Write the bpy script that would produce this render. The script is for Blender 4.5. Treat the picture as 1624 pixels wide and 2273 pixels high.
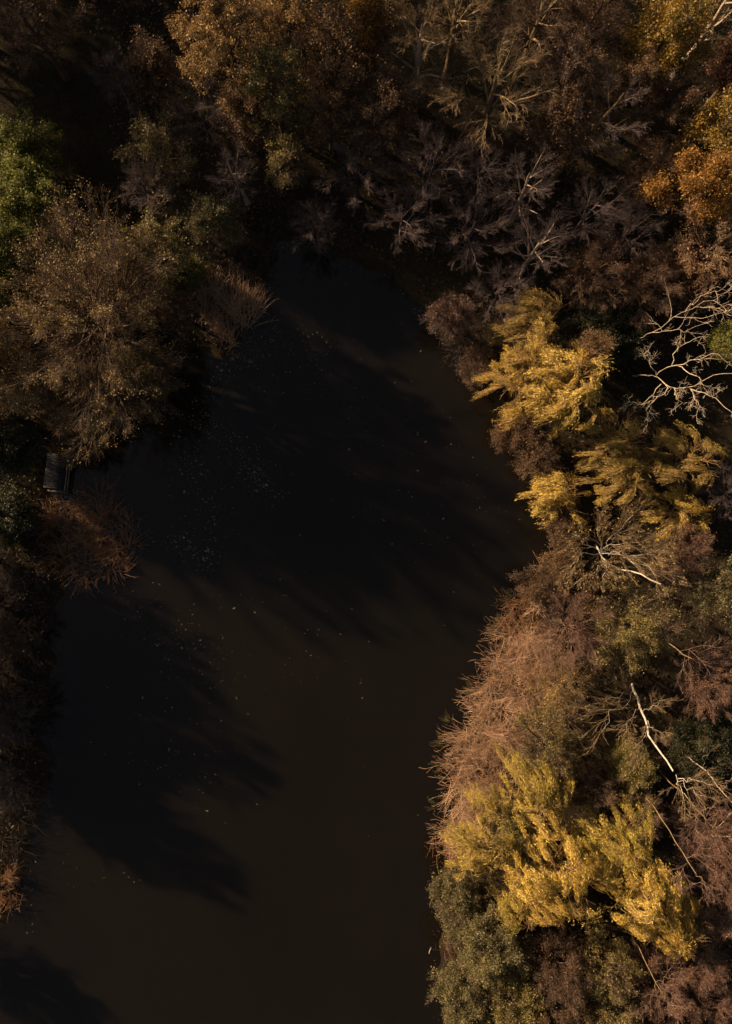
import bpy, math
import numpy as np
from mathutils import Vector

for o in list(bpy.data.objects):
    bpy.data.objects.remove(o)
S = bpy.context.scene
COL = S.collection

# ------------------------------------------------------------------ camera, sky, sun, exposure
CAM_H = 70.0
cd = bpy.data.cameras.new('camera'); cam = bpy.data.objects.new('camera', cd); COL.objects.link(cam)
cam.location = (0, 0, CAM_H); cam.rotation_euler = (0, 0, 0)
cd.sensor_fit = 'VERTICAL'; cd.sensor_height = 36; cd.lens = 18 * 70 / 45.46
cd.clip_start = 0.5; cd.clip_end = 5000
S.camera = cam

SUN_EL = math.radians(21)
SD = np.array([-0.86, 0.51]); SD = SD / np.linalg.norm(SD)        # horizontal direction towards the sun
w = bpy.data.worlds.new('World'); S.world = w; w.use_nodes = True
nt = w.node_tree; bg = nt.nodes['Background']
sky = nt.nodes.new('ShaderNodeTexSky'); sky.sky_type = 'NISHITA'; sky.sun_disc = False
sky.dust_density = 7; sky.air_density = 0.7; sky.ozone_density = 0.0; sky.sun_elevation = SUN_EL; sky.sun_rotation = math.atan2(SD[0], SD[1])
hs = nt.nodes.new('ShaderNodeHueSaturation'); hs.inputs['Saturation'].default_value = 0.8      # sky saturation lowered to keep shaded water from turning blue
nt.links.new(sky.outputs[0], hs.inputs['Color']); nt.links.new(hs.outputs[0], bg.inputs[0]); bg.inputs[1].default_value = 0.05
sl = bpy.data.lights.new('sun', 'SUN'); so = bpy.data.objects.new('sun', sl); COL.objects.link(so)
sl.energy = 5.0; sl.angle = math.radians(1.1); sl.color = (1.0, 0.70, 0.44)
ce = math.cos(SUN_EL)
so.rotation_euler = Vector((SD[0] * ce, SD[1] * ce, math.sin(SUN_EL))).to_track_quat('Z', 'Y').to_euler()
S.view_settings.view_transform = 'Standard'; S.view_settings.look = 'None'
S.view_settings.exposure = 0.90; S.view_settings.gamma = 1
S.cycles.max_bounces = 5; S.cycles.diffuse_bounces = 2; S.cycles.glossy_bounces = 2
S.cycles.transmission_bounces = 3; S.cycles.sample_clamp_indirect = 3

MPP = 0.04                                    # metres at water level per unit of the survey grid below
def at(dx, dy, z=0.0):
    k = MPP * (1 - z / CAM_H)
    return ((dx - 812) * k, (1136.5 - dy) * k)

# ------------------------------------------------------------------ materials
def ramp(nt, fac, cols):
    r = nt.nodes.new('ShaderNodeValToRGB'); e = r.color_ramp.elements
    n = len(cols)
    while len(e) < n: e.new(0.5)
    for i, c in enumerate(cols):
        e[i].position = i / (n - 1); e[i].color = (*c, 1)
    nt.links.new(fac, r.inputs[0]); return r.outputs[0]

def leaf_mat(name, cols, trans=0.3, rough=0.55, jitter=0.3):
    m = bpy.data.materials.new(name); m.use_nodes = True; nt = m.node_tree
    p = nt.nodes['Principled BSDF']; out = nt.nodes['Material Output']
    a = nt.nodes.new('ShaderNodeAttribute'); a.attribute_name = 'tone'
    oi = nt.nodes.new('ShaderNodeObjectInfo')
    mm = nt.nodes.new('ShaderNodeMath'); mm.operation = 'MULTIPLY_ADD'
    mm.inputs[1].default_value = jitter; nt.links.new(oi.outputs['Random'], mm.inputs[0])
    m2 = nt.nodes.new('ShaderNodeMath'); m2.operation = 'MULTIPLY_ADD'; m2.inputs[1].default_value = 1 - jitter
    nt.links.new(a.outputs['Fac'], m2.inputs[0]); mm.inputs[2].default_value = 0
    nt.links.new(mm.outputs[0], m2.inputs[2])
    c = ramp(nt, m2.outputs[0], cols)
    nt.links.new(c, p.inputs['Base Color']); p.inputs['Roughness'].default_value = rough
    p.inputs['Specular IOR Level'].default_value = 0.3
    t = nt.nodes.new('ShaderNodeBsdfTranslucent'); nt.links.new(c, t.inputs[0])
    mx = nt.nodes.new('ShaderNodeMixShader'); mx.inputs[0].default_value = trans
    nt.links.new(p.outputs[0], mx.inputs[1]); nt.links.new(t.outputs[0], mx.inputs[2])
    nt.links.new(mx.outputs[0], out.inputs[0]); return m

def bark_mat(name, cols, scale=6.0, rough=0.85):
    m = bpy.data.materials.new(name); m.use_nodes = True; nt = m.node_tree
    p = nt.nodes['Principled BSDF']
    a = nt.nodes.new('ShaderNodeAttribute'); a.attribute_name = 'tone'
    tc = nt.nodes.new('ShaderNodeTexCoord'); nz = nt.nodes.new('ShaderNodeTexNoise')
    nz.inputs['Scale'].default_value = scale; nz.inputs['Detail'].default_value = 4
    nt.links.new(tc.outputs['Object'], nz.inputs['Vector'])
    mm = nt.nodes.new('ShaderNodeMath'); mm.operation = 'MULTIPLY_ADD'; mm.inputs[1].default_value = 0.6
    nt.links.new(a.outputs['Fac'], mm.inputs[0])
    m2 = nt.nodes.new('ShaderNodeMath'); m2.operation = 'MULTIPLY_ADD'; m2.inputs[1].default_value = 1.3; m2.inputs[2].default_value = -0.45
    nt.links.new(nz.outputs[0], m2.inputs[0]); nt.links.new(m2.outputs[0], mm.inputs[2])
    nt.links.new(ramp(nt, mm.outputs[0], cols), p.inputs['Base Color'])
    p.inputs['Roughness'].default_value = rough; p.inputs['Specular IOR Level'].default_value = 0.25
    return m

M = {}
# leaves
M['l_gold'] = leaf_mat('golden_brown_leaves', [(.10,.055,.022),(.24,.14,.045),(.34,.22,.07),(.42,.30,.10)])
M['l_big'] = leaf_mat('olive_gold_leaves', [(.06,.04,.02),(.15,.10,.04),(.27,.19,.065),(.42,.31,.10)])
M['l_brown'] = leaf_mat('brown_leaves', [(.05,.03,.02),(.11,.062,.032),(.18,.105,.05),(.25,.17,.06)])
M['l_oak'] = leaf_mat('orange_leaves', [(.08,.04,.012),(.20,.10,.02),(.36,.18,.03),(.48,.26,.05)])
M['l_oakgreen'] = leaf_mat('amber_leaves', [(.06,.06,.015),(.18,.13,.02),(.34,.19,.03),(.42,.22,.03)])
M['l_rust'] = leaf_mat('rust_leaves', [(.09,.045,.028),(.18,.09,.05),(.28,.15,.08),(.38,.22,.12)])
M['l_olive'] = leaf_mat('grey_olive_leaves', [(.06,.05,.022),(.12,.102,.042),(.19,.16,.062),(.27,.22,.08)])
M['l_olive2'] = leaf_mat('yellow_olive_leaves', [(.07,.06,.02),(.16,.13,.04),(.24,.19,.055),(.32,.24,.07)])
M['l_yg'] = leaf_mat('yellow_green_leaves', [(.06,.07,.015),(.16,.16,.03),(.27,.25,.04),(.40,.34,.06)])
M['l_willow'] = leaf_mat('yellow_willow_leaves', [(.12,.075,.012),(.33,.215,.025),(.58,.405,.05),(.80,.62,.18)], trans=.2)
M['l_willowd'] = leaf_mat('shaded_willow_leaves', [(.06,.045,.012),(.14,.10,.018),(.27,.19,.028),(.44,.31,.05)], trans=.2)  # darker copy of the yellow leaves, shade put into the colour
M['l_willowg'] = leaf_mat('green_gold_willow_leaves', [(.11,.085,.014),(.27,.21,.024),(.50,.385,.045),(.74,.58,.15)], trans=.2)
M['l_dark'] = leaf_mat('dark_ivy_leaves', [(.012,.014,.006),(.028,.03,.012),(.05,.052,.02),(.08,.078,.03)], trans=.2)
M['l_green'] = leaf_mat('evergreen_leaves', [(.035,.04,.008),(.085,.092,.016),(.16,.165,.026),(.27,.26,.05)], trans=.3)
# bark
M['b_tan'] = bark_mat('lichened_bark', [(.05,.034,.02),(.15,.105,.055),(.38,.27,.13)])
M['b_grey'] = bark_mat('grey_bark', [(.026,.019,.018),(.068,.050,.047),(.20,.15,.135)])  # grey bark, albedo lowered further to darken the shaded crowns
M['b_brown'] = bark_mat('brown_bark', [(.035,.025,.018),(.09,.06,.04),(.17,.11,.07)])
M['b_red'] = bark_mat('reddish_twigs', [(.045,.028,.022),(.12,.072,.052),(.29,.18,.13)])
M['b_dark'] = bark_mat('dark_bark', [(.02,.016,.014),(.05,.038,.03),(.09,.07,.05)])
M['b_birch'] = bark_mat('birch_bark', [(.14,.11,.08),(.46,.40,.31),(.62,.56,.46)], scale=5)
M['b_dead'] = bark_mat('bleached_deadwood', [(.20,.16,.11),(.36,.29,.20),(.52,.44,.32)])
M['b_pale'] = bark_mat('pale_branch_bark', [(.14,.10,.065),(.36,.28,.19),(.60,.49,.35)])
M['b_willow'] = bark_mat('willow_bark', [(.10,.06,.025),(.26,.16,.06),(.40,.26,.10)])
# reeds
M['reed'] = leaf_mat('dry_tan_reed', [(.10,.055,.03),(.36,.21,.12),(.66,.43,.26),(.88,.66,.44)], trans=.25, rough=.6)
M['reedd'] = leaf_mat('grey_brown_reed', [(.02,.015,.014),(.045,.034,.031),(.085,.065,.058),(.15,.115,.10)], trans=.2, rough=.6)  # grey brown, darkened further to carry the shade on these reeds
M['reedo'] = leaf_mat('orange_reed', [(.09,.045,.025),(.20,.10,.05),(.34,.18,.09),(.5,.3,.15)], trans=.25, rough=.6)
M['marsh'] = leaf_mat('marsh_plant_leaves', [(.03,.032,.012),(.06,.06,.022),(.12,.105,.04),(.24,.18,.08)], trans=.25)
M['float'] = leaf_mat('floating_leaf', [(.03,.025,.02),(.07,.055,.04),(.14,.11,.065),(.30,.25,.14)], trans=.0)
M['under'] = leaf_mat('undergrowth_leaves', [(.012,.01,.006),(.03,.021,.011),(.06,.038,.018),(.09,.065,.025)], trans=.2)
M['grass'] = leaf_mat('shade_grass', [(.008,.011,.004),(.016,.022,.006),(.03,.038,.01),(.05,.052,.018)], trans=.2)  # olive lowered towards black, the clearing's shade is in the colour

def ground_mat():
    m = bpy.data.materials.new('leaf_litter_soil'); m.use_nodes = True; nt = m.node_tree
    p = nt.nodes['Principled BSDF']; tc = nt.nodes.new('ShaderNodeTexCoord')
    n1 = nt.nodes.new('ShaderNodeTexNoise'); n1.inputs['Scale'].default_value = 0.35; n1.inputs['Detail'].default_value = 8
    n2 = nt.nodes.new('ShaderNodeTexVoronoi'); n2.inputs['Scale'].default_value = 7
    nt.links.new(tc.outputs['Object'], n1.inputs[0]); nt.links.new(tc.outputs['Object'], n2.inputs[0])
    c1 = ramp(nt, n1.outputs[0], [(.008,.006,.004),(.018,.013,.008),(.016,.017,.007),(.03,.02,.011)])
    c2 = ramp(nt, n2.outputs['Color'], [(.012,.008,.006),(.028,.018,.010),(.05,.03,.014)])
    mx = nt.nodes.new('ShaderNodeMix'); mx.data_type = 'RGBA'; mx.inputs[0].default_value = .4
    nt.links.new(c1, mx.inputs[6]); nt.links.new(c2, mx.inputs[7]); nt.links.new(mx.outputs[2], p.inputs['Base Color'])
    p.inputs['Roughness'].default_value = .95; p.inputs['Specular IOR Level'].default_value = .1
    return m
def water_mat():
    m = bpy.data.materials.new('murky_pond_water'); m.use_nodes = True; nt = m.node_tree
    p = nt.nodes['Principled BSDF']; tc = nt.nodes.new('ShaderNodeTexCoord')
    n1 = nt.nodes.new('ShaderNodeTexNoise'); n1.inputs['Scale'].default_value = 0.06; n1.inputs['Detail'].default_value = 6
    nt.links.new(tc.outputs['Object'], n1.inputs[0])
    nt.links.new(ramp(nt, n1.outputs[0], [(.0056,.0045,.0030),(.0075,.0060,.0041),(.0070,.0066,.0036)]), p.inputs['Base Color'])
    p.inputs['Roughness'].default_value = .06; p.inputs['IOR'].default_value = 1.33
    n2 = nt.nodes.new('ShaderNodeTexNoise'); n2.inputs['Scale'].default_value = 2.2; n2.inputs['Detail'].default_value = 3
    mp = nt.nodes.new('ShaderNodeMapping'); mp.inputs['Rotation'].default_value[2] = .5; mp.inputs['Scale'].default_value = (1, 2.5, 1)
    nt.links.new(tc.outputs['Object'], mp.inputs[0]); nt.links.new(mp.outputs[0], n2.inputs[0])
    b = nt.nodes.new('ShaderNodeBump'); b.inputs['Strength'].default_value = .12; b.inputs['Distance'].default_value = .03
    nt.links.new(n2.outputs[0], b.inputs['Height']); nt.links.new(b.outputs[0], p.inputs['Normal'])
    return m
def wood_mat(name, cols):
    m = bpy.data.materials.new(name); m.use_nodes = True; nt = m.node_tree
    p = nt.nodes['Principled BSDF']; tc = nt.nodes.new('ShaderNodeTexCoord')
    n = nt.nodes.new('ShaderNodeTexNoise'); n.inputs['Scale'].default_value = 5; n.inputs['Detail'].default_value = 6
    nt.links.new(tc.outputs['Object'], n.inputs[0]); nt.links.new(ramp(nt, n.outputs[0], cols), p.inputs['Base Color'])
    p.inputs['Roughness'].default_value = .85; return m

# ------------------------------------------------------------------ mesh helpers
UP = np.array([0, 0, 1.0])
def nrm(v): return v / np.maximum(np.linalg.norm(v, axis=-1, keepdims=True), 1e-9)

class MB:
    def __init__(s): s.v = []; s.q = []; s.t = []; s.n = 0
    def add(s, v, q, tone):
        s.v.append(v.reshape(-1, 3)); s.q.append(q.reshape(-1, 4) + s.n); s.n += v.size // 3
        s.t.append(np.broadcast_to(tone, (q.size // 4,)).astype(np.float32))
    def tubes(s, P, R, sides=3, tone=0.5):
        N, K, _ = P.shape
        T = np.empty_like(P); T[:, 1:-1] = P[:, 2:] - P[:, :-2]; T[:, 0] = P[:, 1] - P[:, 0]; T[:, -1] = P[:, -1] - P[:, -2]
        T = nrm(T)
        ref = np.where(np.abs(T[:, :1, 2:3]) > .8, np.array([1., 0, 0]), UP)
        U = nrm(np.cross(T, np.broadcast_to(ref, T.shape))); V = np.cross(T, U)
        a = np.arange(sides) * 2 * np.pi / sides
        ring = P[:, :, None] + R[:, :, None, None] * (np.cos(a)[:, None] * U[:, :, None] + np.sin(a)[:, None] * V[:, :, None])
        i = np.arange(N)[:, None, None] * K * sides + np.arange(K - 1)[None, :, None] * sides
        j = np.arange(sides)[None, None]; j2 = (j + 1) % sides
        q = np.stack([i + j, i + j2, i + sides + j2, i + sides + j], -1)
        t = np.repeat(np.broadcast_to(tone, (N,)), (K - 1) * sides)
        s.add(ring, q, t)
    def leaves(s, C, A, B, tone):
        """diamond leaves: centre C, half-length vector A, half-width vector B"""
        v = np.stack([C - A, C + B - .15 * A, C + A, C - B - .15 * A], 1)
        q = np.arange(len(C) * 4).reshape(-1, 4); s.add(v, q, tone)
    def build(s, name, mat, parent=None, loc=None):
        v = np.concatenate(s.v).astype(np.float32); q = np.concatenate(s.q).astype(np.int32); t = np.concatenate(s.t)
        me = bpy.data.meshes.new(name)
        me.vertices.add(len(v)); me.vertices.foreach_set('co', v.ravel())
        me.loops.add(q.size); me.loops.foreach_set('vertex_index', q.ravel())
        me.polygons.add(len(q)); me.polygons.foreach_set('loop_start', np.arange(0, q.size, 4, dtype=np.int32))
        at_ = me.attributes.new('tone', 'FLOAT', 'FACE'); at_.data.foreach_set('value', t.astype(np.float32))
        me.update(calc_edges=True)
        me.materials.append(mat)
        o = bpy.data.objects.new(name, me); COL.objects.link(o)
        if parent: o.parent = parent
        if loc is not None: o.location = loc
        return o

def tag(o, label=None, cat=None, group=None, kind=None):
    for k, v in (('label', label), ('category', cat), ('group', group), ('kind', kind)):
        if v: o[k] = v
    return o

def grow(rng, start, d, L, K, wob, trop, r0, r1):
    N = len(start); P = np.empty((N, K, 3)); P[:, 0] = start; step = (L / (K - 1))[:, None]
    for k in range(1, K):
        d = nrm(d + rng.normal(0, wob, (N, 3)) + trop)
        P[:, k] = P[:, k - 1] + d * step
    f = np.linspace(0, 1, K)[None]
    return P, r0[:, None] * (1 - f) + r1[:, None] * f

def kids(rng, P, R, n, t0, ratio, ang, K, wob, trop, cen, outw, rr, lmin=0.25, rmin=.006):
    N, Kp, _ = P.shape
    idx = np.repeat(np.arange(N), n); t = rng.uniform(t0, 1.0, N * n); t[::n] = 1.0
    f = t * (Kp - 1); k = np.minimum(f.astype(int), Kp - 2); fr = (f - k)[:, None]
    A = P[idx, k]; B = P[idx, k + 1]; pos = A + (B - A) * fr; T = nrm(B - A)
    rad = (R[idx, k] * (1 - fr[:, 0]) + R[idx, k + 1] * fr[:, 0])
    plen = np.linalg.norm(np.diff(P, axis=1), axis=2).sum(1)[idx]
    perp = nrm(np.cross(T, rng.normal(0, 1, T.shape)))
    a = np.radians(rng.normal(ang, ang * .25, len(idx)))[:, None] * np.where(t[:, None] > .97, .4, 1)
    d = T * np.cos(a) + perp * np.sin(a) + nrm(pos - cen) * outw
    L = np.maximum(plen * ratio * (1.15 - .55 * t) * rng.uniform(.6, 1.25, len(idx)), lmin)
    r0 = np.maximum(rad * rr, rmin)
    return grow(rng, pos, nrm(d), L, K, wob, np.asarray(trop), r0, np.maximum(r0 * .35, rmin * .5))

# kind settings: nl limbs, n2/n3/n4 children per level, twig radius, bark, leaf material, leaves per twig, leaf size, leaf spread
K_ = dict(
 bare_gold=dict(nl=13, n2=8, n3=6, n4=6, rs=1.2, tw=.010, bark='b_tan', tbark='b_tan', wob=.20, up=.05),
 bare_grey=dict(nl=12, n2=7, n3=6, n4=6, rs=1.0, tw=.008, bark='b_grey', tbark='b_grey', wob=.16, up=.05),
 bare_pale=dict(nl=11, n2=7, n3=6, n4=6, rs=1.05, tw=.009, bark='b_pale', tbark='b_grey', wob=.17, up=.04),
 fuzz_red=dict(nl=17, n2=8, n3=8, n4=6, tw=.009, bark='b_brown', tbark='b_red', wob=.12, up=.06, leaf='l_rust', lpt=.5, ls=.07),
 fuzz_brown=dict(nl=20, n2=9, n3=8, n4=5, tw=.011, bark='b_brown', tbark='b_brown', wob=.14, up=.05, leaf='l_brown', lpt=1.5, ls=.08),
 gold_leaf=dict(nl=18, n2=8, n3=7, n4=4, tw=.010, bark='b_brown', tbark='b_brown', wob=.16, up=.04, leaf='l_gold', lpt=4, ls=.105),
 brown_leaf=dict(nl=16, n2=8, n3=7, n4=4, tw=.010, bark='b_brown', tbark='b_brown', wob=.18, up=.04, leaf='l_brown', lpt=3, ls=.10),
 oak=dict(nl=16, n2=7, n3=6, n4=4, tw=.012, bark='b_brown', tbark='b_brown', wob=.2, up=.03, leaf='l_oak', lpt=8, ls=.125, clump=.28),
 olive=dict(nl=22, n2=8, n3=7, n4=3, tw=.010, bark='b_brown', tbark='b_brown', wob=.14, up=.05, leaf='l_olive', lpt=7, ls=.10),
 shrub=dict(nl=16, n2=7, n3=6, n4=4, tw=.009, bark='b_brown', tbark='b_brown', wob=.2, up=.04, leaf='l_brown', lpt=2, ls=.08),
 green=dict(nl=26, n2=8, n3=6, n4=3, tw=.010, bark='b_dark', tbark='b_dark', wob=.14, up=.08, leaf='l_green', lpt=9, ls=.115, clump=.2),
 willow=dict(sp=.76, nl=16, n2=7, n3=4, n4=0, tw=.012, bark='b_willow', tbark='b_willow', wob=.22, up=.0, leaf='l_willow'),
 birch=dict(nl=14, n2=7, n3=6, n4=5, tw=.010, bark='b_birch', tbark='b_tan', wob=.12, up=.03, leaf='l_yg', lpt=.4, ls=.07),
 dead=dict(nl=9, n2=5, n3=4, n4=0, tw=.018, bark='b_dead', tbark='b_dead', wob=.20, up=.0, rs=1.2),
)
SEED = [100]
def tree(kind, name, cat, dx, dy, H, rpx, label, group=None, ry=None, lean=(0, 0), cz=.62, seed=None, shade=None, **ov):
    p = dict(K_[kind]); p.update(ov)
    SEED[0] += 1; rng = np.random.default_rng(seed or SEED[0])
    zc = H * cz; cx, cy = at(dx, dy, zc)
    k = MPP * (1 - zc / CAM_H); Rx = rpx * k; Ry = (ry or rpx) * k
    bx, by = cx - lean[0], cy - lean[1]
    cen = np.array([lean[0], lean[1], zc])
    top = np.array([lean[0] * 1.15, lean[1] * 1.15, H * .86])
    rs = p.get('rs', 1.0)
    # trunk
    K0 = 12; f = np.linspace(0, 1, K0)[:, None]
    tr = f * top; tr[:, :2] = top[:2] * (f ** 1.15)
    tr += np.cumsum(rng.normal(0, .02 * H / K0 * 3, (K0, 3)), 0) * f
    tr[0, 2] = -.3
    r0 = (.018 * H + .04) * rs
    TR = np.interp(f[:, 0], [0, .06, 1], [r0 * 1.35, r0, r0 * .22])
    # limbs towards an uneven crown shell
    nl = p['nl']; i = np.arange(nl) + .5
    zz = 1 - 1.45 * i / nl; az = i * 2.39996 + rng.uniform(0, 6.28)
    rad = np.sqrt(np.clip(1 - zz ** 2, .02, 1)) * rng.uniform(.62, 1.12, nl)
    E = np.stack([cen[0] + Rx * p.get('sp', .70) * rad * np.cos(az), cen[1] + Ry * p.get('sp', .70) * rad * np.sin(az), zc + (H - zc) * .86 * zz * rng.uniform(.75, 1.1, nl)], 1)
    if kind in ('shrub', 'green'): E[:, 2] = np.maximum(E[:, 2], .2 * H)
    hd = np.linalg.norm(E[:, :2] - cen[:2], axis=1)
    sh = np.clip(E[:, 2] - hd * .75 - .08 * H, .10 * H, .80 * H)
    ti = np.clip(sh / (H * .86), 0, 1) * (K0 - 1); kk = np.minimum(ti.astype(int), K0 - 2)
    st = tr[kk] + (tr[kk + 1] - tr[kk]) * (ti - kk)[:, None]
    KL = 9; g = np.linspace(0, 1, KL)[None, :, None]
    mid = (st + E) / 2 + np.array([0, 0, 1]) * (.10 * hd[:, None]) + rng.normal(0, .07, (nl, 3)) * hd[:, None]
    LP = (1 - g) ** 2 * st[:, None] + 2 * g * (1 - g) * mid[:, None] + g ** 2 * E[:, None]
    LP[:, 1:] += np.cumsum(rng.normal(0, p['wob'] * .10, (nl, KL - 1, 3)), 1) * np.linalg.norm(E - st, axis=1)[:, None, None] / KL * 2.2
    lr = np.interp(ti, np.arange(K0), TR) * rng.uniform(.4, .65, nl)
    LR = lr[:, None] * np.linspace(1, .30, KL)[None]
    trop = np.array([0, 0, p['up']])
    B2, R2 = kids(rng, LP, LR, p['n2'], .18, .5, 38, 6, p['wob'], trop, cen, .35, .62, .6, p['tw'] * 1.5)
    B3, R3 = kids(rng, B2, R2, p['n3'], .15, .58, 31, 5, p['wob'], trop, cen, .25, .6, .45, p['tw'] * 1.1)
    root = bpy.data.objects.new(name, None); COL.objects.link(root)
    gz = gheight(bx, by); root.location = (bx, by, max(gz, -.3) - .02)
    root.empty_display_size = .5
    tag(root, label, cat, group)
    mt = MB(); mt.tubes(tr[None], TR[None], 10, .5); mt.tubes(LP, LR, 6, rng.uniform(.3, .7, nl))
    if kind == 'dead':
        B2, R2 = kids(rng, LP, LR, 5, .25, .5, 50, 6, .25, trop, cen, .2, .6, .6, .03)
        B3, R3 = kids(rng, B2, R2, 4, .2, .5, 50, 4, .3, trop, cen, .1, .6, .3, .02)
        mt.build('trunk', M[p['bark']], root)
        mc = MB(); mc.tubes(B2, R2, 5, rng.uniform(.3, .8, len(B2))); mc.tubes(B3, R3, 4, rng.uniform(.3, .8, len(B3)))
        mc.build('crown', M[p['tbark']], root); return root
    mt.build('trunk', M[p['bark']], root)
    mc = MB(); mc.tubes(B2, R2, 4, rng.uniform(.2, .8, len(B2))); mc.tubes(B3, R3, 3, rng.uniform(.2, .8, len(B3)))
    if kind == 'willow':
        # hanging strands, bent by wind and gravity
        src = np.concatenate([B2[:, 2:].reshape(-1, 3), B3.reshape(-1, 3)]); srd = np.concatenate([np.repeat(nrm(B2[:, -1] - B2[:, 0]), B2.shape[1] - 2, 0), np.repeat(nrm(B3[:, -1] - B3[:, 0]), B3.shape[1], 0)])
        n = int(p.get('strands', 2600) * .80); nt_ = n // 28
        tuft = rng.integers(0, len(src), nt_); ti_ = rng.integers(0, nt_, n); pick = tuft[ti_]
        src = src.copy(); start = src[pick] + rng.normal(0, .10, (n, 3))
        wind = np.array(p.get('wind', (-.16, .02, 0)))
        L = (rng.uniform(.9, 2.4, nt_)[ti_] * rng.uniform(.7, 1.15, n)) * p.get('slen', 1)
        tt = rng.random(nt_)[ti_]; td = rng.normal(0, .32, (nt_, 3))[ti_]
        cl = np.clip(.55 * nz3(start, .5, SEED[0]) + .45 * tt, 0, 1)
        d0 = nrm(srd[pick] * .8 + td + wind * 1.2 + rng.normal(0, .10, (n, 3)) + np.array([0, 0, .1]))
        side = td * .12
        Ps, Rs = grow(rng, start, d0, L, 6, .06, np.array([0, 0, p.get('grav', -.42)]) + wind + side, np.full(n, .010), np.full(n, .005))
        mc.tubes(Ps, Rs, 3, rng.uniform(.3, .9, n))
        mc.build('crown', M[p['tbark']], root)
        lp = 10; u = rng.uniform(.1, 1, (n, lp)) * 5; k0 = np.minimum(u.astype(int), 4); fr = (u - k0)[..., None]
        ar = np.arange(n)[:, None]
        C = Ps[ar, k0] * (1 - fr) + Ps[ar, k0 + 1] * fr; T = nrm(Ps[ar, k0 + 1] - Ps[ar, k0])
        T = nrm(T + rng.normal(0, .38, T.shape)); C = (C + rng.normal(0, .055, C.shape)).reshape(-1, 3); T = T.reshape(-1, 3)
        Bv = nrm(np.cross(T, rng.normal(0, 1, T.shape)))
        ln = rng.uniform(.07, .17, len(C))[:, None]
        tone = np.clip(np.repeat(cl * 1.0 - .05 + rng.normal(.0, .12, n), lp) + rng.normal(0, .24, n * lp), 0, 1)
        ml = MB(); ml.leaves(C, T * ln, Bv * rng.uniform(.014, .028, len(C))[:, None], tone); ml.build('foliage', M[p['leaf']], root)
        return root
    B4, R4 = kids(rng, B3, R3, p['n4'], .1, .7, 28, 4, p['wob'], trop, cen, .15, .7, .35, p['tw'])
    mc.tubes(B4, R4, 3, rng.uniform(.1, .9, len(B4)))
    mc.build('crown', M[p['tbark']], root)
    if p.get('leaf') and p.get('lpt', 0) > 0:
        n = int(len(B4) * p['lpt'] * 2.5); pick = rng.integers(0, len(B4), n)
        # leaves stay on in patches
        keep = nz3(B4[:, -1], .45, SEED[0] + 7); pr = np.clip((keep - .25) * 2.2, .12, 1)
        pick = pick[rng.random(n) < pr[pick]]; n = len(pick)
        k0 = rng.integers(1, 4, n); C = B4[pick, k0] + rng.normal(0, p.get('clump', .12), (n, 3))
        A = nrm(rng.normal(0, 1, (n, 3)) + np.array([0, 0, -.2])); Bv = nrm(np.cross(A, nrm(rng.normal(0, .6, (n, 3)) + UP)))
        ls = .56 * p['ls'] * (.5 + 1.5 * rng.random(n) ** 2.2)[:, None]
        tone = np.clip(.65 * nz3(C, .8, SEED[0] + 3) + rng.normal(.08, .3, n) + .35 * (rng.random(n) < .08), 0, 1)  # a few leaves made paler, painted as sunlit sparkle
        ml = MB(); ml.leaves(C, A * ls, Bv * ls * .5, tone); ml.build('foliage', M[p['leaf']], root)
    return root

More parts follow.
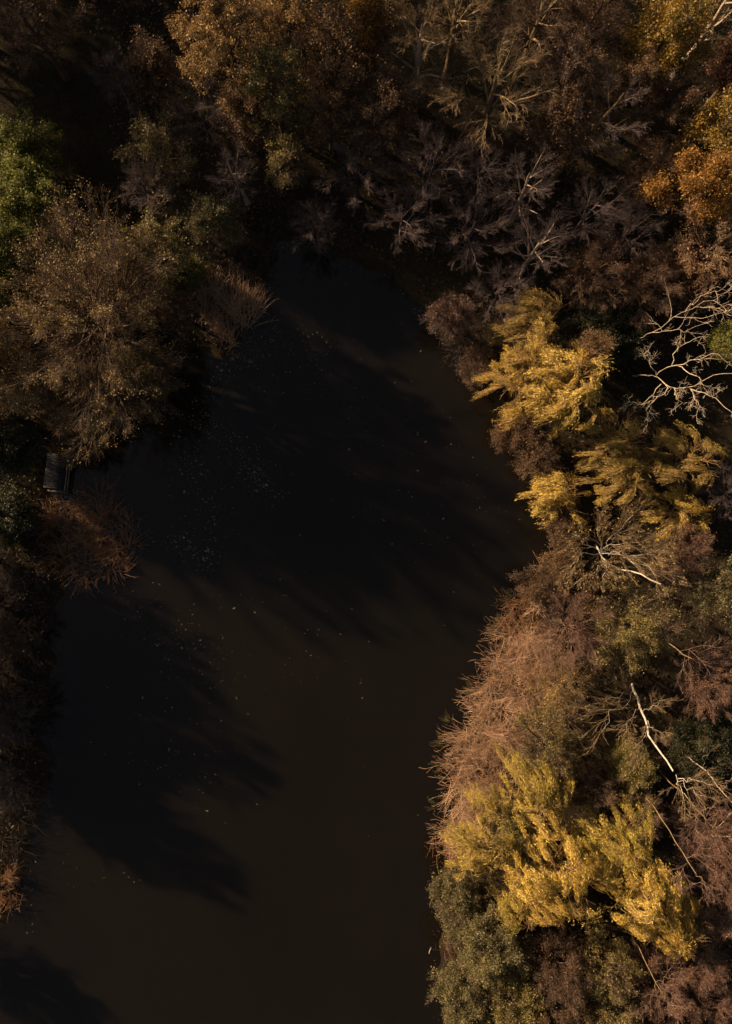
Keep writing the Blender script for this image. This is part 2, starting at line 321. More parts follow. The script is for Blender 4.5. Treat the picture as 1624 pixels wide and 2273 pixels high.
def resample(path, K):
    P = np.array([[*at(a, b, z), z] for (a, b, z) in path]); d = np.r_[0, np.cumsum(np.linalg.norm(np.diff(P, axis=0), axis=1))]
    u = np.linspace(0, d[-1], K); return np.stack([np.interp(u, d, P[:, i]) for i in range(3)], 1)
def sculpt(name, cat, label, trunk, limbs, bark, tbark, r, seed, n=(5, 5, 4), lr=.5, up=.0, wob=.18, rat=(.5, .55, .6), leaf=None, lpt=1, ang=42, outw=.15, tw=.011):
    """a tree whose trunk and main limbs follow surveyed lines; the finer branches grow from them"""
    rng = np.random.default_rng(seed); bx, by = at(trunk[0][0], trunk[0][1], trunk[0][2])
    base = np.array([bx, by, gheight(bx, by)]); root = bpy.data.objects.new(name, None); COL.objects.link(root); root.location = base
    tag(root, label, cat)
    TP = resample(trunk, 14)[None] - base; TP[0, 1:-1] += rng.normal(0, .05, (12, 3)); TP[0, 0, 2] = -.4
    LP = np.stack([resample(l, 9) for l in limbs]) - base; LP[:, 1:] += rng.normal(0, .11, LP[:, 1:].shape)
    m = MB(); m.tubes(TP, np.linspace(r, r * .45, 14)[None], 10, .6)
    LR = np.linspace(r * lr, r * lr * .35, 9)[None].repeat(len(limbs), 0) * rng.uniform(.8, 1.1, (len(limbs), 1)); m.tubes(LP, LR, 7, rng.uniform(.4, .8, len(limbs)))
    m.build('trunk', M[bark], root)
    cen = LP.reshape(-1, 3).mean(0) - np.array([0, 0, 2]); tr = np.array([0, 0, up])
    B2, R2 = kids(rng, LP, LR, n[0], .12, rat[0], ang, 6, wob, tr, cen, outw, .6, .6, tw * 1.4)
    B3, R3 = kids(rng, B2, R2, n[1], .15, rat[1], ang * .9, 5, wob, tr, cen, outw, .6, .35, tw)
    m = MB(); m.tubes(B2, R2, 5, rng.uniform(.3, .9, len(B2))); m.tubes(B3, R3, 3, rng.uniform(.2, .9, len(B3)))
    if n[2]:
        B4, R4 = kids(rng, B3, R3, n[2], .1, rat[2], ang * .8, 4, wob, tr, cen, outw, .7, .3, tw * .85); m.tubes(B4, R4, 3, rng.uniform(.1, .9, len(B4)))
    m.build('crown', M[tbark], root)
    if leaf:
        nn = int(len(B4) * lpt); pick = rng.integers(0, len(B4), nn); C = B4[pick, 2] + rng.normal(0, .12, (nn, 3))
        A = nrm(rng.normal(0, 1, (nn, 3))); Bv = nrm(np.cross(A, nrm(rng.normal(0, .6, (nn, 3)) + UP))); m = MB()
        m.leaves(C, A * .09, Bv * .045, rng.random(nn)); m.build('foliage', M[leaf], root)
    return root

def nz3(P, freq, seed):
    """smooth value in 0..1 (sum of random sines)"""
    r = np.random.default_rng(seed); s = 0
    for o in range(6):
        d = nrm(r.normal(0, 1, 3)); s = s + np.sin((P @ d) * freq * (1 + .55 * o) * 2 + r.uniform(0, 6.28)) / (1 + .3 * o)
    return np.clip(.5 + s / 5.2, 0, 1)

# ------------------------------------------------------------------ ground and water
SHORE = [(-400, 3800), (-260, 2600), (-110, 2240), (-20, 2090), (40, 1990), (60, 1880), (105, 1740), (100, 1600), (115, 1480), (110, 1370), (160, 1290), (130, 1180),
         (100, 1110), (104, 1010), (120, 950), (220, 900), (310, 820), (390, 770), (460, 780), (500, 795), (560, 700), (600, 610), (610, 540), (680, 520),
         (760, 570), (860, 600), (950, 690), (1000, 760), (1060, 820), (1100, 890), (1130, 975), (1205, 1045), (1245, 1120), (1235, 1240), (1165, 1330),
         (1122, 1415), (1080, 1530), (1030, 1620), (1005, 1740), (1000, 1850), (975, 1960), (985, 2060), (975, 2160), (990, 2280), (1010, 2500), (1040, 3800)]
PS = np.array([at(*p) for p in SHORE])
def sdf(X, Y):
    """distance to the shore line, negative on the water"""
    pts = np.stack([X.ravel(), Y.ravel()], 1); A = PS; B = np.roll(PS, -1, 0)
    dmin = np.full(len(pts), 1e9); ins = np.zeros(len(pts), bool)
    for a, b in zip(A, B):
        e = b - a; t = np.clip(((pts - a) @ e) / (e @ e), 0, 1); dmin = np.minimum(dmin, np.linalg.norm(pts - a - t[:, None] * e, axis=1))
        c = (a[1] > pts[:, 1]) != (b[1] > pts[:, 1])
        if a[1] != b[1]: ins ^= c & (pts[:, 0] < (b[0] - a[0]) * (pts[:, 1] - a[1]) / (b[1] - a[1]) + a[0])
    return np.where(ins, -dmin, dmin).reshape(X.shape)
def gh(X, Y):
    s = sdf(X, Y)
    s = s + .5 * np.sin(X * 1.3 + 2 * np.sin(Y * .7)) * .5 + .3 * np.sin(Y * 2.1 + X)
    return np.clip(s * .25, -1.2, .7) + .12 * np.sin(X * .31) * np.cos(Y * .27) * (s > 2)
def gheight(x, y): return float(gh(np.array([x]), np.array([y]))[0])

gx = np.concatenate([[-900, -400, -200, -120, -80], np.arange(-55, 55.1, .5), [80, 120, 200, 400, 900]])
gy = np.concatenate([[-900, -400, -250, -150, -100], np.arange(-70, 65.1, .5), [90, 130, 200, 400, 900]])
GX, GY = np.meshgrid(gx, gy, indexing='ij'); GZ = gh(GX, GY)
nx, ny = len(gx), len(gy)
ii = np.arange(nx - 1)[:, None] * ny + np.arange(ny - 1)[None]
mb = MB(); mb.add(np.stack([GX, GY, GZ], -1), np.stack([ii, ii + ny, ii + ny + 1, ii + 1], -1), .5)
g = mb.build('ground', ground_mat()); tag(g, kind='structure')
for pl in g.data.polygons: pl.use_smooth = True
mb = MB(); x0, x1, y0, y1 = PS[:, 0].min() - 4, PS[:, 0].max() + 4, PS[:, 1].min() + 6, PS[:, 1].max() + 4
mb.add(np.array([[x0, y0, 0], [x1, y0, 0], [x1, y1, 0], [x0, y1, 0.]]), np.array([[0, 1, 2, 3]]), .5)
tag(mb.build('water', water_mat()), kind='structure')

# undergrowth and leaf litter
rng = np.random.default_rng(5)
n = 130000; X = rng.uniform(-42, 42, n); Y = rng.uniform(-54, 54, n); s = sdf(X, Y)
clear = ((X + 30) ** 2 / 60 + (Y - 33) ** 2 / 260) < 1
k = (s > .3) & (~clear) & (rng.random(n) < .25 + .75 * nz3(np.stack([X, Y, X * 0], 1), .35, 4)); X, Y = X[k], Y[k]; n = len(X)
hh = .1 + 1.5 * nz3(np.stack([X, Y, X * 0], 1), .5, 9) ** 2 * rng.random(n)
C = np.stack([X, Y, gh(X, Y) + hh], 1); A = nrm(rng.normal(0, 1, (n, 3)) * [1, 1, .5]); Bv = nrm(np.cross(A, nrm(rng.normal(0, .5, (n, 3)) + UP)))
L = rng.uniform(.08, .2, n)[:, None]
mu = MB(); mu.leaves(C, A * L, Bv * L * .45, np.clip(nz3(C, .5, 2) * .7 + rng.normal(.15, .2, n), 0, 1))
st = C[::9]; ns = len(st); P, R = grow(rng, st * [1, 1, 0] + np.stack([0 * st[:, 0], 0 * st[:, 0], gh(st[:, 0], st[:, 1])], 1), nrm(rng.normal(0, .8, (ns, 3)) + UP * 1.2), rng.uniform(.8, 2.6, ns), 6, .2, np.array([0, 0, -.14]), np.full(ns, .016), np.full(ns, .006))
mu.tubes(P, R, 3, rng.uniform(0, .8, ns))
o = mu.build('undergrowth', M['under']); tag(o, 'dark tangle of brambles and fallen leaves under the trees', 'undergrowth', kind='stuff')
# rough grass on the left clearing
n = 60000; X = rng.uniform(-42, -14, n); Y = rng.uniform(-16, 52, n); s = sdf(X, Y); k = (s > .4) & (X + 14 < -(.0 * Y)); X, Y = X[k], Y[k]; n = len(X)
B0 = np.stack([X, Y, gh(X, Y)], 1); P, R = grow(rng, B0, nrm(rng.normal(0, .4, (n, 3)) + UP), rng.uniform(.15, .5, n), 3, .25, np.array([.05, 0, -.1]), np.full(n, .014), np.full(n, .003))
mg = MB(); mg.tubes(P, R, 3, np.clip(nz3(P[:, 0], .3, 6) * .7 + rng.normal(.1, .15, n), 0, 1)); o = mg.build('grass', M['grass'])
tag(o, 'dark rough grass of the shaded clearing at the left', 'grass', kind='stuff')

# floating leaves drifting on the water
pts = []
for (a, b, sp, cnt) in [((600, 740), (470, 850), 32, 300), ((620, 760), (700, 800), 50, 120), ((440, 900), (600, 1090), 34, 620), ((400, 960), (470, 1180), 40, 300),
                        ((370, 1190), (470, 1250), 26, 170), ((300, 1350), (520, 1520), 60, 170), ((250, 1560), (500, 1760), 90, 170), ((560, 700), (1100, 1250), 150, 330),
                        ((480, 1250), (800, 1500), 90, 90), ((120, 1900), (300, 2000), 50, 26), ((1150, 1180), (1170, 1320), 30, 14), ((700, 1700), (900, 2100), 120, 14), ((60, 1840), (70, 2080), 14, 40)]:
    t = rng.random((cnt, 1)); pts.append(np.array(a) * (1 - t) + np.array(b) * t + rng.normal(0, sp, (cnt, 2)) * .7)
for (a, b) in zip(SHORE[10:-3], SHORE[11:-2]):
    cnt = int(math.hypot(a[0] - b[0], a[1] - b[1]) * .5); t = rng.random((cnt, 1)); pts.append(np.array(a) * (1 - t) + np.array(b) * t + rng.normal(0, 13, (cnt, 2)))
pts = np.concatenate(pts); pts = np.array([at(*p) for p in pts]); s = sdf(pts[:, 0], pts[:, 1]); pts = pts[s < -.4]; n = len(pts)
C = np.c_[pts, np.full(n, .015)]; an = rng.normal(-.35, .8, n); A = np.stack([np.cos(an), np.sin(an), rng.normal(0, .12, n)], 1); Bv = nrm(np.cross(A, UP))
L = (rng.gamma(2.0, .020, n) + .02)[:, None]
ml = MB(); ml.leaves(C, A * L, Bv * L * .45, np.clip(rng.beta(1.5, 3, n), 0, 1)); o = ml.build('floating_leaves', M['float'])
tag(o, 'pale fallen leaves drifting in streaks on the black water', 'leaves', kind='stuff')

# ------------------------------------------------------------------ reed beds
def inpoly(poly, X, Y):
    ins = np.zeros(len(X), bool)
    for (a, b) in zip(poly, poly[1:] + poly[:1]):
        c = (a[1] > Y) != (b[1] > Y)
        if a[1] != b[1]: ins ^= c & (X < (b[0] - a[0]) * (Y - a[1]) / (b[1] - a[1]) + a[0])
    return ins
def reeds(poly, dens, H, mat, label, seed, lean=(0, 0), flop=.5, r=.011, blades=3, zlow=-.3):
    rng = np.random.default_rng(seed); pw = [at(*p) for p in poly]; q = np.array(pw)
    lo, hi = q.min(0), q.max(0); n = int((hi - lo).prod() * dens); X = rng.uniform(lo[0], hi[0], n); Y = rng.uniform(lo[1], hi[1], n)
    ok = inpoly(pw, X + rng.normal(0, .25, n), Y + rng.normal(0, .25, n)); P0 = np.stack([X, Y, X * 0], 1); dn = nz3(P0, 1.9, seed); ok &= rng.random(n) < np.clip(2.6 * (dn - .32), .06, 1)
    X, Y = X[ok], Y[ok]; n = len(X); z = np.maximum(gh(X, Y), zlow); B0 = np.stack([X, Y, z], 1)
    ph = nz3(B0, .5, seed + 1) * 12; tuft = np.stack([np.cos(ph), np.sin(ph), 0 * ph], 1)
    ln = np.array([lean[0], lean[1], 0])
    d = nrm(UP + tuft * flop * 1.0 + rng.normal(0, .24, (n, 3)) + ln)
    L = H * rng.uniform(.55, 1.15, n) * (.7 + .5 * nz3(B0, .7, seed + 2))
    P, R = grow(rng, B0, d, L, 6, .10, ln * .25 + tuft * flop * .16 + np.array([0, 0, -.10]), (r * rng.uniform(.6, 1.6, n)), np.full(n, r * .5))
    tone = np.clip(nz3(B0, 1.1, seed + 3) * .6 + rng.normal(.30, .30, n) + .45 * (rng.random(n) < .12), 0, 1)  # scattered pale stems are highlights put into the tone
    m = MB(); m.tubes(P, R, 3, tone)
    # long blades arching off the stems
    Q, QR = kids(rng, P, R, blades, .15, .42, 50, 5, .16, (ln[0] * .15, ln[1] * .15, -.22), B0.mean(0), .0, .9, .3, r * .8)
    m.tubes(Q, QR, 3, np.clip(np.repeat(tone, blades) + rng.normal(0, .15, n * blades), 0, 1))
    o = m.build('reeds', M[mat]); tag(o, label, 'reeds', kind='stuff'); return o
reeds([(1125, 1400), (1190, 1380), (1260, 1450), (1260, 1560), (1190, 1640), (1130, 1720), (1100, 1800), (1050, 1870), (1015, 1900), (1000, 1860), (1000, 1740), (1020, 1640), (1058, 1560), (1090, 1490)], 62, 2.3, 'reed',
      'bright tan reed bed along the sunlit right bank', 11, lean=(-.22, .05), r=.0125, flop=.8)
reeds([(1228, 1215), (1250, 1240), (1265, 1310), (1210, 1345), (1172, 1335), (1200, 1290)], 26, 2.0, 'reed', 'small strip of orange reeds below the leaning birch at the water', 12, lean=(-.2, 0), r=.015)
reeds([(965, 1840), (1010, 1860), (1010, 1900), (985, 1910), (960, 1880)], 30, 1.8, 'reedo', 'rusty reed tuft where the bright reed bed meets the olive bushes', 13, r=.016)
reeds([(190, 1105), (240, 1090), (275, 1140), (300, 1200), (290, 1265), (220, 1280), (150, 1270), (110, 1220), (95, 1150), (140, 1130)], 55, 2.0, 'reedo', 'round brown reed clump standing in the water below the jetty', 14, r=.013, flop=.7)
reeds([(425, 650), (540, 650), (578, 665), (565, 710), (525, 760), (500, 795), (470, 750), (440, 700)], 60, 2.2, 'reed', 'copper reeds on the point beside the big left tree', 15, lean=(.05, .32), r=.012, flop=.25)  # pale reed colour stands in for sunlight the trees keep off
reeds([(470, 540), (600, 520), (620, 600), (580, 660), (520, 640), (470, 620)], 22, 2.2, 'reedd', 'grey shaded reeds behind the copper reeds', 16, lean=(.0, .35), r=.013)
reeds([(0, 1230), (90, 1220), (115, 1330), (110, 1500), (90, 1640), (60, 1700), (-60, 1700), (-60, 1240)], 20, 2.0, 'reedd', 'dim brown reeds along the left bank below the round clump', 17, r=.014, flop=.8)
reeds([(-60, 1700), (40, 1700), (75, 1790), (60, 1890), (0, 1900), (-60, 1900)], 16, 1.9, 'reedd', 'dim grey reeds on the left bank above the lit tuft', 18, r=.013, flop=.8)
reeds([(0, 1935), (30, 1930), (55, 1960), (35, 2000), (10, 2010), (-10, 1980)], 40, 1.7, 'reedo', 'small lit orange reed tuft at the lower left edge', 19, r=.015)
reeds([(1120, 1330), (1185, 1320), (1215, 1375), (1150, 1410), (1110, 1395)], 50, 1.6, 'reedo', 'dull reeds between the orange strip and the bright reed bed', 22, lean=(-.2, 0), r=.012)
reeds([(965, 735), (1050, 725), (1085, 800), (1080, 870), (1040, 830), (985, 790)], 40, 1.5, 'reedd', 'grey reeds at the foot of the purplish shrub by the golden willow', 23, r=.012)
reeds([(985, 2010), (1000, 2010), (1000, 2120), (975, 2120)], 24, 1.4, 'reedo', 'thin rusty reed fringe in front of the olive bushes', 20, r=.013)

# ------------------------------------------------------------------ trees: (kind, name, category, gx, gy, height, crown radius, label, extras)
TW = 'trees standing round the pond'
def T(kind, dx, dy, H, r, label, name=None, cat='tree', **e):
    name = name or {'willow': 'willow_tree', 'birch': 'birch_tree', 'dead': 'dead_tree', 'oak': 'oak_tree', 'shrub': 'shrub', 'green': 'evergreen_shrub', 'olive': 'sallow_bush'}.get(kind, 'bare_tree' if kind[:4] in ('bare', 'fuzz') else 'autumn_tree')
    cat = {'willow': 'willow', 'shrub': 'shrub', 'green': 'shrub', 'olive': 'bush'}.get(kind, cat)
    return tree(kind, name, cat, dx, dy, H, r, label, **e)
exec_list = []
# --- top left
T('brown_leaf', 70, 60, 13, 115, 'dim brown tree filling the top left corner beyond the black clearing')
T('bare_grey', 265, 190, 9, 62, 'small ash grey bare tree on the right edge of the black clearing')
T('brown_leaf', 345, 160, 9, 50, 'dim bushy crown between the ash grey tree and the golden tree')
T('gold_leaf', 505, 95, 16, 112, 'broad golden leaved crown nearest the black clearing at the top', ry=120, lpt=5, nl=24)
T('gold_leaf', 610, 205, 13, 85, 'brown gold crown just below right of the broad golden one', leaf='l_olive2')
T('gold_leaf', 660, 10, 15, 85, 'golden brown crown cut by the top edge above the russet oak')
T('oak', 740, 140, 12, 92, 'russet brown oak right of the golden crowns', leaf='l_brown', lpt=5)
T('oak', 812, 92, 11, 36, 'tiny bright orange crown on the corner of the russet oak', n2=5)
T('gold_leaf', 830, 20, 14, 70, 'thin ochre crown at the top edge left of the bare branches', lpt=2)
T('bare_gold', 930, 120, 14, 100, 'bare tree with pale forked limbs over a black gap at the top', bark='b_pale')
T('bare_gold', 1015, 40, 14, 95, 'bare straw coloured tree at the top edge above the curving limbs')
T('bare_gold', 1095, 205, 15, 135, 'largest bare tree at the top, golden limbs curving in a bowl', rs=1.15, ry=125)
T('bare_gold', 1190, 50, 14, 105, 'tall fine twigged tree at the top edge, right of the straw coloured one', tbark='b_brown', nl=20, n4=8, tw=.008)
T('fuzz_brown', 1310, 60, 13, 100, 'brown fuzzy crown at the top edge left of the amber oak')
T('fuzz_brown', 1250, 190, 12, 85, 'dull brown twiggy crown right of the golden bowl of limbs', tbark='b_grey')
T('oak', 1462, 105, 14, 88, 'amber and green oak standing alone near the top right', leaf='l_oakgreen', lpt=7)
T('bare_gold', 1585, 45, 14, 85, 'bare pale twisted tree in the top right corner', bark='b_pale')
T('oak', 1640, 150, 12, 50, 'pinkish russet oak cut by the right edge near the top', leaf='l_rust')
T('oak', 1600, 300, 14, 78, 'upper of the two orange oaks at the right edge', lpt=7, nl=10, sp=.8, leaf='l_oakgreen')
T('oak', 1550, 425, 14, 92, 'lower and brighter orange oak at the right edge', ry=55, lpt=8, nl=11, sp=.8)
T('brown_leaf', 1585, 545, 12, 110, 'pinkish brown twiggy tree just below the orange oaks', leaf='l_rust', lpt=2, tbark='b_tan')
T('brown_leaf', 1400, 210, 11, 65, 'brown leaved crown tucked under the amber oak')
T('bare_pale', 1340, 275, 13, 110, 'bare tree with a long leaning trunk below the amber oak', lean=(2.5, 1.5), bark='b_tan')
T('oak', 1240, 300, 9, 65, 'small brown leaved oak between the two widest bare crowns', leaf='l_brown', lpt=4)
T('fuzz_brown', 1470, 270, 10, 75, 'dim brown crown left of the upper orange oak')
T('fuzz_brown', 1440, 400, 9, 75, 'dim brown crown left of the lower orange oak')
# --- upper middle, shaded
T('brown_leaf', 850, 265, 10, 95, 'shaded brown crown below the pale forked tree')
T('brown_leaf', 730, 270, 9, 75, 'shaded russet crown below the russet oak')
T('bare_grey', 955, 385, 11, 105, 'grey bare tree with long drooping limbs left of the palest crown')
T('bare_pale', 1165, 425, 12, 88, 'palest bare crown of the middle, with curved whitish branches', rs=1.1)
T('bare_grey', 1060, 400, 10, 75, 'grey bare crown between the drooping tree and the palest crown')
T('bare_pale', 1185, 555, 11, 95, 'grey bare tree directly below the palest crown')
T('bare_grey', 1045, 520, 9, 105, 'wide grey bare crown over the head of the pond')
T('bare_grey', 890, 490, 9, 95, 'dim grey bare crown reaching over the dark inlet')
T('bare_grey', 790, 385, 9, 90, 'dim purple grey crown left of the drooping grey tree')
T('bare_grey', 1300, 480, 10, 90, 'grey bare crown right of the palest crown')
T('bare_grey', 1390, 520, 9, 80, 'dim bare crown left of the pinkish brown tree')
T('fuzz_red', 1310, 610, 8, 85, 'dim reddish brown crown above the dark ivy gap', tbark='b_brown')
T('fuzz_red', 1430, 640, 8, 80, 'dim reddish crown left of the upper dead tree', tbark='b_brown')
T('bare_grey', 1110, 650, 8, 80, 'bare grey crown overhanging the shore above the dull willow')
T('fuzz_red', 1000, 700, 6, 60, 'low purplish shrub dipping to the water left of the dull willow', name='shrub', cat='shrub', tbark='b_grey', ry=42)
T('brown_leaf', 560, 270, 9, 70, 'dim twiggy crown under the golden crowns')
T('bare_grey', 450, 265, 9, 75, 'dim bare crown right of the ash grey tree')
T('brown_leaf', 360, 350, 9, 85, 'dim crown with scattered olive leaves above the big left tree', leaf='l_olive2', lpt=1)
T('bare_grey', 330, 430, 9, 70, 'greyish bare crown touching the top of the big left tree')
T('bare_pale', 530, 400, 9, 62, 'small bare fan of pale twigs alone in the dark')
T('brown_leaf', 640, 370, 8, 42, 'slim yellow green sapling alone in the dark', leaf='l_olive2', lpt=.9, ry=60)
T('brown_leaf', 480, 500, 6, 60, 'dim low olive bush behind the grey reeds', leaf='l_olive', name='shrub', cat='shrub')
T('bare_grey', 700, 500, 6, 70, 'low dim bare shrub at the head of the inlet', name='shrub', cat='shrub')
# --- left
T('green', 50, 345, 5, 85, 'uppermost of the green evergreen shrubs on the left edge')
T('green', 65, 445, 6, 90, 'largest brightest green evergreen shrub at the left edge')
T('green', 35, 560, 5, 85, 'green evergreen shrub touching the big left tree')
T('green', -5, 665, 4, 75, 'lowest dark green evergreen shrub at the left edge')
T('gold_leaf', 345, 565, 10, 78, 'olive gold crown on the right shoulder of the big left tree group', leaf='l_olive2', lpt=4)
T('gold_leaf', 210, 715, 15, 180, 'massive rounded olive gold tree dominating the left bank', leaf='l_big', ls=.088, lpt=2.1, nl=46, n2=9, n3=8, n4=5, ry=262, sp=.80, cz=.56)
T('fuzz_brown', 175, 890, 9, 90, 'brown crown hanging over the jetty', leaf='l_gold', lpt=1.2, n2=10)
T('fuzz_brown', 310, 850, 11, 100, 'brown crown whose sprays reach out over the open water', leaf='l_olive2', lpt=.9, n2=10)
T('gold_leaf', 5, 815, 13, 75, 'orange brown crown cut by the left edge beside the twiggy crown', leaf='l_gold', ry=105)
T('green', 400, 610, 3, 45, 'low green bush beside the copper reeds', leaf='l_green', ls=.10)
T('green', 15, 1000, 7, 75, 'dark green bush left of the jetty', leaf='l_dark')
T('green', 20, 1140, 2.5, 65, 'dark green bush left of the round reed clump', leaf='l_dark')
T('shrub', 30, 1600, 4, 60, 'dim grey shrub on the left bank halfway down', tbark='b_grey', lpt=0)
T('shrub', 15, 1740, 3.5, 50, 'lowest dim grey shrub on the left bank', tbark='b_grey', lpt=0)
T('shrub', 20, 1420, 4, 60, 'dim brown shrub on the left bank under the round reed clump')
T('shrub', 395, 690, 5, 60, 'brown shrub between the big left tree and the copper reeds', n4=6)
T('shrub', 300, 690, 6, 80, 'dark shrub showing through the twigs of the left tree group', n4=6)
T('shrub', 170, 980, 5, 60, 'dark brown shrub behind the head of the jetty', n4=6)
T('shrub', 1140, 965, 2.2, 40, 'low brown tuft at the water under the bright golden willow', lpt=4)
T('shrub', 1252, 1168, 2.5, 45, 'low brown tuft at the water above the leaning birch', lpt=4)
T('shrub', 1240, 1262, 2.2, 36, 'low brown tuft at the water below the leaning birch', lpt=4)
T('shrub', 1060, 815, 2.2, 36, 'low dim tuft at the water beside the purplish shrub', lpt=4)
# --- right of the pond, upper
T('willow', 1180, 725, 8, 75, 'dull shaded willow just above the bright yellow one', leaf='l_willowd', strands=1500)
T('willow', 1165, 845, 10, 68, 'bright golden willow crown leaning over the water', ry=90, strands=2100)
T('willow', 1258, 862, 12, 88, 'bright golden willow crown with bare orange twigs on its right side', strands=2700)
T('shrub', 1300, 790, 9, 45, 'fine orange twigs above the golden willow', tbark='b_willow')
T('shrub', 1195, 1015, 3.5, 55, 'low brown shrub at the water below the golden willow', leaf='l_brown')
sculpt('dead_tree', 'tree', 'bleached dead tree with knotted white limbs at the right edge',
    [(1400, 835, 0), (1425, 833, 4), (1457, 833, 7), (1482, 861, 8)],
    [[(1457, 833, 7), (1432, 788, 8.5), (1440, 783, 9)], [(1457, 833, 7), (1477, 816, 8), (1512, 808, 9), (1547, 798, 10), (1592, 781, 11)],
     [(1470, 848, 7.5), (1482, 861, 8), (1532, 863, 9), (1572, 836, 10), (1630, 828, 11)], [(1500, 811, 8.6), (1512, 818, 9), (1542, 838, 10), (1574, 858, 10.5)],
     [(1482, 861, 8), (1432, 913, 8.5), (1437, 943, 9)], [(1532, 863, 9), (1560, 870, 10), (1592, 888, 11), (1624, 913, 11.5), (1640, 940, 11)],
     [(1467, 853, 7.4), (1427, 896, 7.5), (1394, 896, 7.5)], [(1532, 863, 9), (1545, 890, 9.5), (1548, 915, 9.5)], [(1497, 861, 8.4), (1503, 880, 9), (1505, 900, 9)],
     [(1490, 812, 8.4), (1505, 770, 9), (1550, 745, 10)]], 'b_dead', 'b_dead', .065, 71, n=(5, 4, 3), lr=.70, wob=.24, rat=(.27, .42, .4), tw=.014, ang=58)
sculpt('dead_tree', 'tree', 'second dead tree with thin pale limbs above the knotted one',
    [(1400, 760, 0), (1420, 750, 5), (1447, 738, 8)],
    [[(1447, 738, 8), (1497, 703, 9), (1552, 676, 10), (1592, 658, 11), (1640, 646, 11.5)], [(1540, 682, 10), (1592, 681, 11), (1640, 672, 11.5)],
     [(1520, 692, 9.6), (1560, 655, 11), (1610, 635, 12)], [(1497, 703, 9), (1560, 705, 10), (1630, 690, 11)], [(1447, 738, 8), (1500, 735, 9), (1560, 720, 10)]],
    'b_pale', 'b_pale', .05, 72, n=(6, 4, 2), lr=.6, wob=.2, rat=(.35, .5, .5), tw=.014, ang=45)
T('green', 1330, 740, 4, 90, 'dark ivy covered bush behind the golden willow', leaf='l_dark')
T('green', 1500, 640, 4, 90, 'dark bush in the black gap above the dead trees', leaf='l_brown')
T('olive', 1618, 765, 9, 30, 'small green crown at the right edge between the dead trees', leaf='l_yg')
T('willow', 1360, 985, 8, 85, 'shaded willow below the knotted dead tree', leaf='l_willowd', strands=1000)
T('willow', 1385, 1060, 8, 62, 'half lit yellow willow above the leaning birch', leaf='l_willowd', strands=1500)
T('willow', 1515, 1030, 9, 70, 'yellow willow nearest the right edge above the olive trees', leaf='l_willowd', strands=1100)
T('willow', 1245, 1095, 5, 50, 'low yellow willow trailing at the water edge', strands=1300)
T('willow', 1500, 1140, 7, 55, 'small yellow willow right of the leaning birch', strands=1000)
T('bare_grey', 1610, 1090, 9, 65, 'grey bare crown at the right edge beside the yellow willows')
# --- right, middle
sculpt('birch_tree', 'tree', 'birch with white limbs leaning towards the water',
    [(1322, 1208, 0), (1326, 1216, 3), (1332, 1229, 6), (1345, 1248, 7), (1374, 1263, 8), (1427, 1277, 9.5), (1467, 1297, 11)],
    [[(1332, 1229, 6), (1362, 1232, 7.5), (1392, 1239, 8.5), (1422, 1249, 9.5), (1452, 1272, 10.5)], [(1334, 1232, 6), (1337, 1247, 7), (1357, 1272, 8)],
     [(1335, 1232, 6), (1357, 1209, 8), (1392, 1204, 9), (1437, 1202, 10)], [(1333, 1228, 6), (1300, 1232, 7), (1262, 1262, 7)], [(1333, 1226, 6), (1300, 1200, 7.5), (1262, 1180, 8)],
     [(1335, 1226, 6), (1330, 1180, 8), (1335, 1150, 9)], [(1335, 1226, 6), (1365, 1180, 8.5), (1400, 1150, 10)], [(1340, 1245, 6), (1310, 1275, 7), (1280, 1295, 7)],
     [(1345, 1248, 7), (1340, 1280, 7.5), (1335, 1300, 7.5)], [(1350, 1232, 7), (1400, 1215, 9), (1460, 1225, 10)], [(1380, 1237, 8), (1430, 1232, 9.5), (1470, 1240, 10)]],
    'b_birch', 'b_tan', .10, 73, n=(11, 8, 6), lr=.45, wob=.12, rat=(.5, .55, .6), leaf='l_gold', lpt=.15, ang=34, outw=.3, up=.06)
T('fuzz_red', 1500, 1220, 9, 75, 'purple brown twiggy crown right of the leaning birch')
T('fuzz_red', 1262, 1392, 9, 105, 'fuzzy rose brown crown right behind the bright reeds', tbark='b_red', n4=7)
T('olive', 1395, 1385, 11, 98, 'olive leaved crown beside the fuzzy rose brown one', leaf='l_olive2', lpt=4)
T('olive', 1580, 1310, 11, 82, 'olive crown at the right edge above the plum coloured tree', leaf='l_olive', lpt=4)
T('fuzz_red', 1560, 1500, 10, 95, 'plum coloured twiggy tree at the right edge', tbark='b_red')
T('shrub', 1195, 1300, 3, 50, 'low brown shrub at the water above the bright reeds')
T('shrub', 1240, 1520, 4.5, 75, 'orange brown shrub at the back of the bright reed bed', leaf='l_gold', tbark='b_tan')
